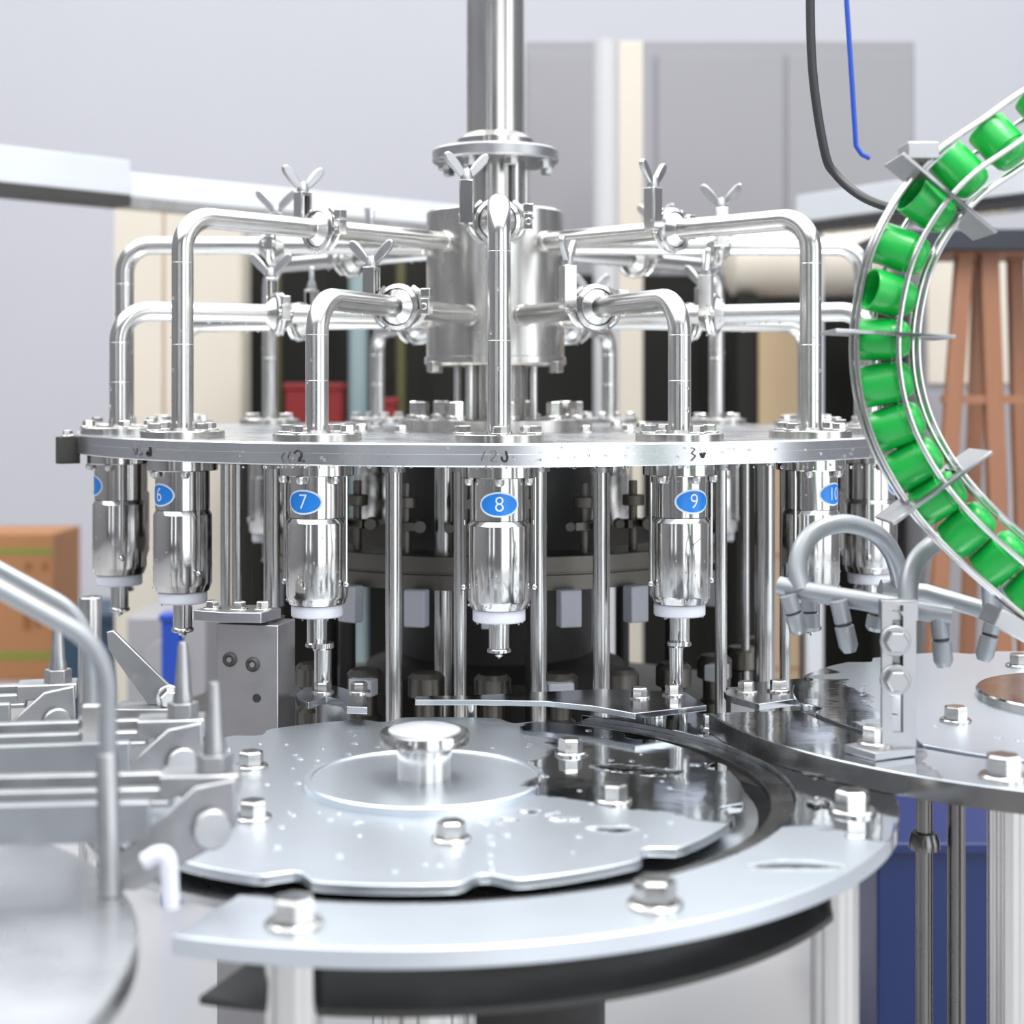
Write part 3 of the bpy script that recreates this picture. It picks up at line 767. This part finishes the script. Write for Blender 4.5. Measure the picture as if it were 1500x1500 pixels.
# offsets: out of the bend (left), towards the camera
sgn = -1 if nrm(75)[0].x > 0 else 1
def off(i, out, toward):
    n, t = nrm(i); return path[i]+n*(sgn*out)+Vector((0, -toward, 0))-oc
for out, tw, nm in ((.0305, .012, 'rail'), (.0305, -.010, 'rail'), (-.0285, .012, 'rail'), (-.0285, -.012, 'rail'), (-.006, .0262, 'rail'), (.006, -.0262, 'rail')):
    MB().tube([off(i, out, tw) for i in range(0, len(path), 2)], .0027, 10).build(nm, M['steel'], chute)
def chute_plate(i, ext_l, ext_r, label=None):
    n, t = nrm(i); n = n*sgn
    hole = []; outer = []
    e = Vector((0, -1, 0)); h = .0035; W = .036
    mb = MB(); org = path[i]-oc
    R = Matrix((n, t.cross(n)*-1, t)).transposed()
    def bar(a0, a1, b0, b1):
        mb.box(org+n*((a0+a1)/2)+e*((b0+b1)/2), (a1-a0, b1-b0, h), rot=Matrix((n, e, t)).transposed())
    bar(.0235, ext_l, -W, W); bar(-ext_r, -.0235, -W, W); bar(-.0235, .0235, .0215, W); bar(-.0235, .0235, -W, -.0215)
    # small gaps are left where the caps run through
    o = mb.build('chute_plate', M['cast'], chute, .0006); return o
def near(px, py):
    q = P(px, py, DC); return min(range(len(path)), key=lambda k: (path[k]-q).length)
chute_plate(near(1375, 288), .056, .060); chute_plate(near(1297, 490), .056, .058); chute_plate(near(1368, 713), .058, .058)
n_, t_ = nrm(near(1375, 288))
q = path[near(1375, 288)]-oc+n_*(sgn*.035)+t_*(-.012 if t_.z < 0 else .012)
MB().box(q+Vector((0, .0, .01)), (.03, .04, .016), 0).build('fixing_block', M['cast'], chute, .001)
q = L(1480, 915, DC+.0)+o0-oc
MB().box(q, (.045, .05, .018), 0, Matrix.Rotation(.5, 3, 'Y')).build('fixing_block', M['cast'], chute, .001)
MB().cyl(L(1448, 850, DC+.03)+o0-oc, L(1452, 905, DC+.09)+o0-oc, .008, 16).build('chute_stay', M['zinc'], chute)
rc = .0206
prof = [(rc-.0022, .0), (rc-.0006, -.0002), (rc, .001), (rc, .030), (rc-.0014, .0308), (rc-.0018, .0335), (rc-.0026, .040), (rc-.0055, .0445), (rc-.010, .0465), (.0005, .047),
        (.0005, .0445), (rc-.010, .044), (rc-.0045, .040), (rc-.0026, .030), (rc-.0026, .001)]
me_cap = MB().lathe(prof, 40, (0, 0, -.0235), closed=True).mesh('bottle_closure', M['green'])
CAPW = ['highest, mostly above the upper plate', 'second from the top of the chute', 'third from top, above the upper plate', 'at the upper plate',
        'first below the upper plate, mouth showing dark', 'second below the upper plate', 'just above the level middle plate, mouth showing',
        'held inside the level middle plate', 'first below the middle plate', 'second below the middle plate', 'just above the tilted lower plate',
        'held inside the tilted lower plate', 'first below the lower plate', 'second below the lower plate', 'third below the lower plate', 'lowest in the chute']
sel = [k for k in range(len(CL))]
for k in sel[1:-1]:
    i = min(len(path)-2, k*10); n, t = nrm(i)
    ax = -n*sgn                       # closed end points into the bend
    ax = (ax+Vector((0, {4: .22, 6: .26, 3: -.1}.get(k, random.uniform(-.40, -.26)), 0))+t*random.uniform(-.06, .06)).normalized()
    o = link('bottle_closure', me_cap, None, 0, path[i])
    o.rotation_mode = 'QUATERNION'; o.rotation_quaternion = Vector((0, 0, 1)).rotation_difference(ax)
    tag(o, 'green plastic bottle cap in the wire chute, ' + CAPW[k], 'bottle cap', 'green caps in the chute')
hose = MB().tube(smooth_path([P(1186, -60, 1.9), P(1190, 100, 1.9), P(1208, 222, 1.9), P(1225, 256, 1.9), P(1255, 283, 1.88), P(1290, 300, 1.84), P(1330, 308, 1.8), P(1380, 300, 1.75)], 6), .0056, 12).build('black_hose', M['black'])
tag(hose, 'black rubber hose curving down behind the top of the cap chute', 'hose')
tie = MB().tube([P(1236, -60, 2.1), P(1248, 120, 2.1), P(1254, 214, 2.1), P(1262, 226, 2.1), P(1274, 232, 2.1)], .0035, 8).build('blue_tie', M['brightblue'])
tag(tie, 'short bright blue strap end above the black hose', 'strap')

# ------------------------------------------------------------------ rinser grippers on the left
def gripper(px, py, d, yaw, label, bolt_at, reach):
    b0 = P(px, py, d)
    g = thing('bottle_gripper', label, 'gripper', b0, yaw, 'gripper arms of the rinser on the left')
    s = 1.0
    MB().lathe([(.0142, 0), (.0142, .013)], 6, (0, 0, 0)).build('pin_nut', M['cast'], g, .0006)
    MB().lathe([(.0092, .013), (.0092, .018), (.0078, .024), (.0046, .066), (.0036, .068)], 20, (0, 0, 0)).build('tapered_pin', M['cast'], g)
    MB().box((-.010, .0, -.008), (.060, .036, .016)).build('head_block', M['cast'], g, .0015)
    for k, (yy, zz) in enumerate(((.020, -.006), (-.012, -.010))):
        MB().box((-.030-reach/2, yy, zz-.006), (reach, .011, .014)).build('rail', M['cast'], g, .0012)
    MB().box((-.030-reach/2, .004, -.020), (reach*.98, .05, .004)).build('web_plate', M['cast'], g, .0008)
    # diagonal side plate facing the camera
    MB().slab([(.018, -.022, .0), (.020, -.022, -.034), (.012, -.022, -.046), (-.055, -.022, -.082), (-.098, -.022, -.082), (-.012, -.022, -.006)], (0, -1, 0), .008).build('side_plate', M['cast'], g, .0015)
    MB().box((-.080-.03, -.027, -.030), (.13, .012, .030)).build('pad', M['nylon'] if False else M['zinc'], g, .0015)
    zl = (.8352 if d < 1.3 else 0)-b0.z
    MB().cyl((-.01-reach, .004, zl), (-.01-reach, .004, -.022), .012, 16).build('mount_post', M['cast'], g)
    pv = MB().lathe([(.0150, 0), (.0150, .008), (.0135, .0100), (.002, .0105)], 28, (.0, -.030, -.036), (.25, -1, 0)).build('pivot_bolt', M['cast'], g)
    return g
gripper(314, 1128, 1.20, .10, 'nearest bottle gripper arm with tapered steel pin and round pivot bolt', None, .24)
gripper(268, 1049, 1.42, .16, 'middle bottle gripper arm, its tapered pin below valve six', None, .22)
gripper(85, 998, 1.62, .22, 'farthest bottle gripper arm, its tapered pin in front of the cardboard carton', None, .20)
rw = thing('rinser_wheel', 'round steel rinser wheel under the gripper arms at the left edge', 'machine wheel', (-.62, CAMY+.95, .815))
MB().lathe([(.385, 0), (.405, .004), (.405, .018), (.403, .020), (.02, .020)], 96).build('wheel_plate', M['plate'], rw)
MB().cyl((0, 0, -.815), (0, 0, 0), .08, 32).build('wheel_shaft', M['steel'], rw)
for k in range(3):
    pz = ((20, 1232), (70, 1222), (160, 1250))[k]; q = PZ(pz[0], pz[1], .835)-Vector((-.62, CAMY+.95, .815))
    if q.xy.length < .38: bolt(rw, tuple(q), .012, .014)
# bent tubes and posts
d1, d2 = 1.10, 1.36
ta = thing('rinse_tube', 'pale bent tube in front, rising from a socket and sloping off to the left', 'tube', PZ(162, 1310, .8355))
to = Vector(ta.location)
dA = ta.location.y-CAMY
MB().tube(fillet([P(158, 1110, dA)-to, P(158, 950, dA)-to, P(-70, 825, dA-.02)-to], .055, 10), 13.5*dA/K, 18).build('bent_tube', M['zinc'], ta)
MB().tube([P(162, 1310, dA)-to, P(157, 1106, dA)-to, P(157, 1102, dA)-to], [16.5*dA/K, 16.5*dA/K, 14*dA/K], 20).build('socket', M['cast'], ta)
tb = thing('rinse_tube', 'second pale bent tube just behind, bending down at the tall post', 'tube', P(136, 1052, d2))
to = Vector(tb.location)
MB().tube(fillet([P(133, 1050, d2)-to, P(131, 905, d2)-to, P(-80, 790, d2-.02)-to], .06, 10), 10.5*d2/K, 18).build('bent_tube', M['zinc'], tb)
MB().lathe([(.0125, -.018), (.0125, .012), (.010, .014)], 6, (0, 0, 0)).build('tube_nut', M['bolt'], tb)
zt_ = P(0, 874, 1.5).z; po = P(132, 1000, 1.5)
pst = thing('upright_rod', 'tall plain steel rod standing behind the bent tubes', 'rod', (po.x, po.y, 0))
MB().lathe([(.0112, 0), (.0112, zt_-.001), (.0104, zt_)], 24).build('rod', M['steel'], pst)
MB().lathe([(.02, 0), (.02, .014), (.013, .016)], 24).build('foot_ring', M['cast'], pst)
sl = thing('slanted_plate', 'flat steel plate slanting down to the right behind the tall rod', 'plate', P(200, 985, 1.62))
so = Vector(sl.location)
q = [P(px, py, 1.62)-so for px, py in ((156, 926), (166, 924), (250, 1006), (246, 1030), (215, 1032), (158, 950))]
MB().slab(q, (0, 1, 0), .006).build('flat_plate', M['cast'], sl, .0008)
bolt(sl, tuple(P(247, 1022, 1.62)-so+Vector((0, -.0, 0))), .010, .014, axis=(.3, -1, 0))
MB().box(P(222, 1048, 1.62)-so, (.075, .045, .022)).build('clamp_foot', M['cast'], sl, .001)
wk = thing('white_fitting', 'blurred white plastic elbow fitting at the bottom left', 'fitting', PZ(225, 1330, .836))
to = Vector(wk.location); dW = to.y-CAMY
MB().tube(smooth_path([P(212, 1262, dW)-to, P(232, 1252, dW)-to, P(246, 1262, dW)-to, P(250, 1330, dW)-to], 6), 13*dW/K, 16).build('elbow', M['nylon'], wk)

# ------------------------------------------------------------------ frame beams behind
def beam(name, a, b, hpx, dpx, label):
    a, b = Vector(a), Vector(b); t = (b-a).normalized(); L_ = (b-a).length
    o = thing(name, label, 'beam', a)
    R = Matrix((t, t.cross(Vector((0, 0, 1))).normalized()*-1, Vector((0, 0, 1)))).transposed()
    MB().box((b-a)/2, (L_, dpx, hpx), rot=R).build('beam_box', M['beam'], o, .002)
    MB().box((b-a)/2+R @ Vector((0, -dpx*.2, -hpx/2-.014)), (L_*.998, dpx*.7, .028), rot=R).build('underside_shade_strip', M['dark' if 'nearer' in label else 'edge'], o, .001)  # dark strip stands in for the shaded underside of the beam
    return o
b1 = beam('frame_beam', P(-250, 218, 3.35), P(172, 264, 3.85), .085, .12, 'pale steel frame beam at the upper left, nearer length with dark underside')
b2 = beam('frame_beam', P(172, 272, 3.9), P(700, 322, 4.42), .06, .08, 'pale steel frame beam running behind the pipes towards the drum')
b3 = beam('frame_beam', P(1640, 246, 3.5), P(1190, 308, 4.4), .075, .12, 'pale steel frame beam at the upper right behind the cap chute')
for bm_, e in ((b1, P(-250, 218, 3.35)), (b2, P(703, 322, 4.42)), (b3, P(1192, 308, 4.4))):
    o = bm_.location; z = e.z
    MB().box((e.x-o.x, e.y-o.y, (z-.042)/2-o.z), (.045, .045, z-.042)).build('beam_leg', M['beam'], bm_)

# ------------------------------------------------------------------ things behind the machine
def bbox(name, label, cat, px0, px1, py0, d, depth, mm, zb=0.0, part='body', bevel=.004):
    a = P(px0, py0, d); b = P(px1, py0, d)
    o = thing(name, label, cat, ((a.x+b.x)/2, a.y+depth/2, zb))
    MB().box((0, 0, (a.z-zb)/2), (b.x-a.x, depth, a.z-zb)).build(part, M[mm], o, bevel)
    return o, (b.x-a.x), a.z-zb
cab, W, H = bbox('cream_cabinet', 'tall cream steel cabinet behind the left pipes', 'cabinet', 168, 356, 290, 5.0, .15, 'cream')
MB().box((-W*.31, -.081, H/2), (W*.37, .012, H*.96)).build('door', M['cream'], cab, .002)
MB().box((W*.19, -.081, H/2), (W*.58, .012, H*.96)).build('door', M['cream'], cab, .002)
MB().box((-W*.115, -.0775, H/2), (.012, .006, H*.96)).build('door_gap_strip', M['creamedge'], cab)
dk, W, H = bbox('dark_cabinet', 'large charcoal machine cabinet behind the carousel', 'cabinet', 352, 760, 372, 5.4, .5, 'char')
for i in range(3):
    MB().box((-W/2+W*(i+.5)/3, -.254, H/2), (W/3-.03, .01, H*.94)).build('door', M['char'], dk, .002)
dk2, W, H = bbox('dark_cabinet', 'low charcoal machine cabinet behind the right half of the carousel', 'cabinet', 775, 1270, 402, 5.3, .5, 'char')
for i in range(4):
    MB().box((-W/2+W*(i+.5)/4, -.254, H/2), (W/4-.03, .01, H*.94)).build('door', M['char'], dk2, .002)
def pole(name, label, px, wpx, py, d, mm):
    p = P(px, py, d); r = wpx/2*d/K
    o = thing(name, label, 'pole', (p.x, p.y, 0)); MB().cyl((0, 0, .01), (0, 0, p.z), r, 16).build('shaft', M[mm], o)
    MB().lathe([(r*2, 0), (r*2, .01)], 16).build('foot_flange', M[mm], o)
pole('olive_pole', 'olive painted pole in front of the charcoal cabinet, left of the drum', 587, 14, 330, 5.2, 'olive')
pole('olive_pole', 'olive painted pole beside the black gap, right of the cream cabinet', 405, 14, 350, 5.2, 'olive')
pole('teal_pole', 'pale teal pole in front of the charcoal cabinet', 525, 28, 340, 5.15, 'teal')
pole('white_post', 'white square-looking post behind the drum on its right', 888, 38, 60, 4.7, 'whitepaint')
def resting(name, label, cat, px0, px1, py0, py1, d, depth, mm):
    a = P(px0, py1, d); b = P(px1, py0, d)
    o = thing(name, label, cat, ((a.x+b.x)/2, a.y+depth/2, a.z))
    MB().box((0, 0, (b.z-a.z)/2), (b.x-a.x, depth, b.z-a.z)).build('body', M[mm], o, .003)
    MB().box((0, 0, b.z-a.z), (b.x-a.x+.01, depth+.01, .02)).build('lid', M[mm], o, .003)
    return o, a, b
tbl = thing('work_table', 'dark work table holding boxes, seen behind the disc', 'table', (P(600, 640, 4.9).x, P(0, 0, 4.75).y, 0))
za = P(0, 632, 4.7).z
MB().box((-.02, .0, za-.02), (1.0, .35, .04)).build('tabletop', M['char'], tbl, .003)
for sx in (-.48, .44):
    for sy in (-.14, .14): MB().box((sx, sy, (za-.04)/2), (.04, .04, za-.04)).build('leg', M['char'], tbl)
resting('red_box', 'red plastic box behind the disc, between the pipes over stickers six and seven', 'box', 418, 500, 566, 632, 4.7, .12, 'red')
resting('red_box', 'small dark red box right of the pale teal pole', 'box', 552, 580, 588, 632, 4.7, .08, 'red')
resting('green_box', 'dark green box behind the disc left of the drum column', 'box', 640, 685, 596, 632, 4.7, .1, 'greenbox')
hs, W, H = bbox('grey_housing', 'wide grey machine housing high behind the right pipes', 'machine housing', 770, 1340, 60, 5.9, .4, 'greypaint')
for i in range(3):
    MB().box((-W/2+W*(i+.5)/3, -.206, H*.5), (W/3-.02, .012, H*.96)).build('panel', M['greypaint'], hs, .003)
pn, W, H = bbox('cream_column', 'cream boxed column behind the drum, right of the white post', 'column', 905, 942, 60, 5.0, .2, 'cream')
MB().box((0, 0, .05), (W+.04, .24, .1)).build('plinth', M['creamedge'], pn, .003)
tk = thing('horizontal_tank', 'pale cylindrical tank lying behind the right pipes', 'tank', P(1230, 387, 4.85))
a = P(1072, 387, 4.85)-tk.location; b = P(1318, 384, 4.85)-tk.location
MB().lathe([(.02, -.03), (.07, -.02), (.10, 0), (.104, .03), (.104, .44), (.10, .47), (.07, .49), (.02, .50)], 40, a, b-a).build('tank_shell', M['cream'], tk)
for x in (-.30, .12):
    MB().box((x, 0, -.85), (.06, .16, 1.5)).build('tank_leg', M['char'], tk)
bx, W, H = bbox('tan_carton', 'tan cardboard carton column between the pipes over sticker ten', 'carton', 1112, 1172, 482, 4.75, .14, 'tan')
for k in range(3): MB().box((0, 0, H*(k+1)/4), (W+.004, .144, .006)).build('flap_line', M['brownprint'], bx)
# wooden trestle
tr = thing('wooden_trestle', 'orange wooden trestle with splayed legs under a dark top at the right', 'trestle', (P(1440, 700, 3.7).x, P(0, 0, 3.7).y, 0))
to = Vector(tr.location)
def leg(p0, p1, wpx, d, nm='leg', th=.035):
    a = P(p0[0], p0[1], d)-to; b = P(p1[0], p1[1], d)-to; w_ = wpx*d/K/2
    MB().slab([a+Vector((-w_, 0, 0)), a+Vector((w_, 0, 0)), b+Vector((w_, 0, 0)), b+Vector((-w_, 0, 0))], (0, 1, 0), th).build(nm, M['wood'], tr, .003)
yfl = HOR+CAMZ*K/3.7
leg((1416, 362), (1345, yfl), 24, 3.7); leg((1450, 356), (1484, yfl), 27, 3.7); leg((1490, 362), (1515, yfl), 22, 3.86); leg((1440, 362), (1408, yfl), 20, 3.9)
p = P(1380, 585, 3.72)-to; q = P(1500, 585, 3.72)-to
MB().box((p+q)/2, ((q-p).x, .03, .02)).build('cross_bar', M['wood'], tr)
a = P(1300, 336, 3.66)-to; b = P(1560, 336, 3.66)-to
MB().box(((a.x+b.x)/2, .12, a.z-.025), (b.x-a.x, .34, .05)).build('dark_top', M['navy'], tr, .004)
a = P(1385, 362, 3.7)-to; b = P(1530, 362, 3.7)-to
MB().box(((a.x+b.x)/2, .1, a.z-.0), (b.x-a.x, .25, .03)).build('top_rail', M['wood'], tr, .003)
bk, W, H = bbox('white_crate', 'pale stacked crates behind the wooden trestle', 'crate', 1354, 1480, 372, 4.6, .4, 'greypaint')
for k in range(4): MB().box((0, -.205, H*(k+.5)/4), (W*.94, .012, H/4-.03)).build('crate_panel', M['cream' if k == 3 else 'greypaint'], bk, .003)
# cardboard carton on the floor, left
ct = thing('cardboard_carton', 'orange brown cardboard carton with green stripes on the floor at the left', 'carton', (P(30, 985, 6.4).x, P(0, 0, 6.4).y+.2, 0))
x0 = P(-60, 0, 6.4).x-ct.location.x; x1 = P(78, 0, 6.4).x-ct.location.x; zt = P(0, 782, 6.4).z
MB().box(((x0+x1)/2, 0, zt/2), (x1-x0, .4, zt)).build('box', M['card'], ct, .004)
for y0, y1 in ((803, 812), (955, 966)):
    za, zb2 = P(0, y1, 6.4).z, P(0, y0, 6.4).z
    MB().box(((x0+x1)/2, -.2005, (za+zb2)/2), (x1-x0, .003, zb2-za)).build('green_stripe', M['stripe'], ct)
for px, py, w_, h_ in ((42, 830, 10, 12), (66, 830, 8, 12), (40, 905, 12, 36), (56, 905, 8, 28)):
    q = P(px, py, 6.4); MB().box((q.x-ct.location.x, -.2006, q.z), (w_*6.4/K, .003, h_*6.4/K)).build('printed_mark', M['brownprint'], ct)
q = P(45, 868, 6.4); MB().box((q.x-ct.location.x, -.2006, q.z), (.05, .003, .02)).build('printed_mark', M['redprint'], ct)
# blue things low down
bn, W, H = bbox('blue_bin', 'blue plastic bin on the floor under the right table', 'bin', 1285, 1620, 1240, 2.75, .5, 'bluebin')
MB().box((0, 0, H), (W+.03, .53, .02)).build('rim', M['bluebin'], bn, .003)
nb, W, H = bbox('navy_crate', 'dark blue crate on the floor behind the tall rod at the left', 'crate', 90, 190, 905, 5.6, .4, 'steelblue')
MB().box((0, 0, H), (W+.02, .42, .03)).build('rim', M['steelblue'], nb, .003)
bd, W, H = bbox('blue_drum', 'bright blue barrel edge behind the spout of valve six', 'barrel', 236, 262, 905, 3.6, .06, 'brightblue')
MB().box((0, 0, H), (W+.01, .07, .015)).build('rim', M['brightblue'], bd, .002)
mc, W, H = bbox('grey_motor', 'grey motor housing behind the slanted plate', 'motor', 186, 300, 905, 4.2, .3, 'greypaint')
MB().cyl((0, -.17, H*.8), (0, -.15, H*.8), .06, 24).build('end_cap', M['greypaint'], mc, .003)
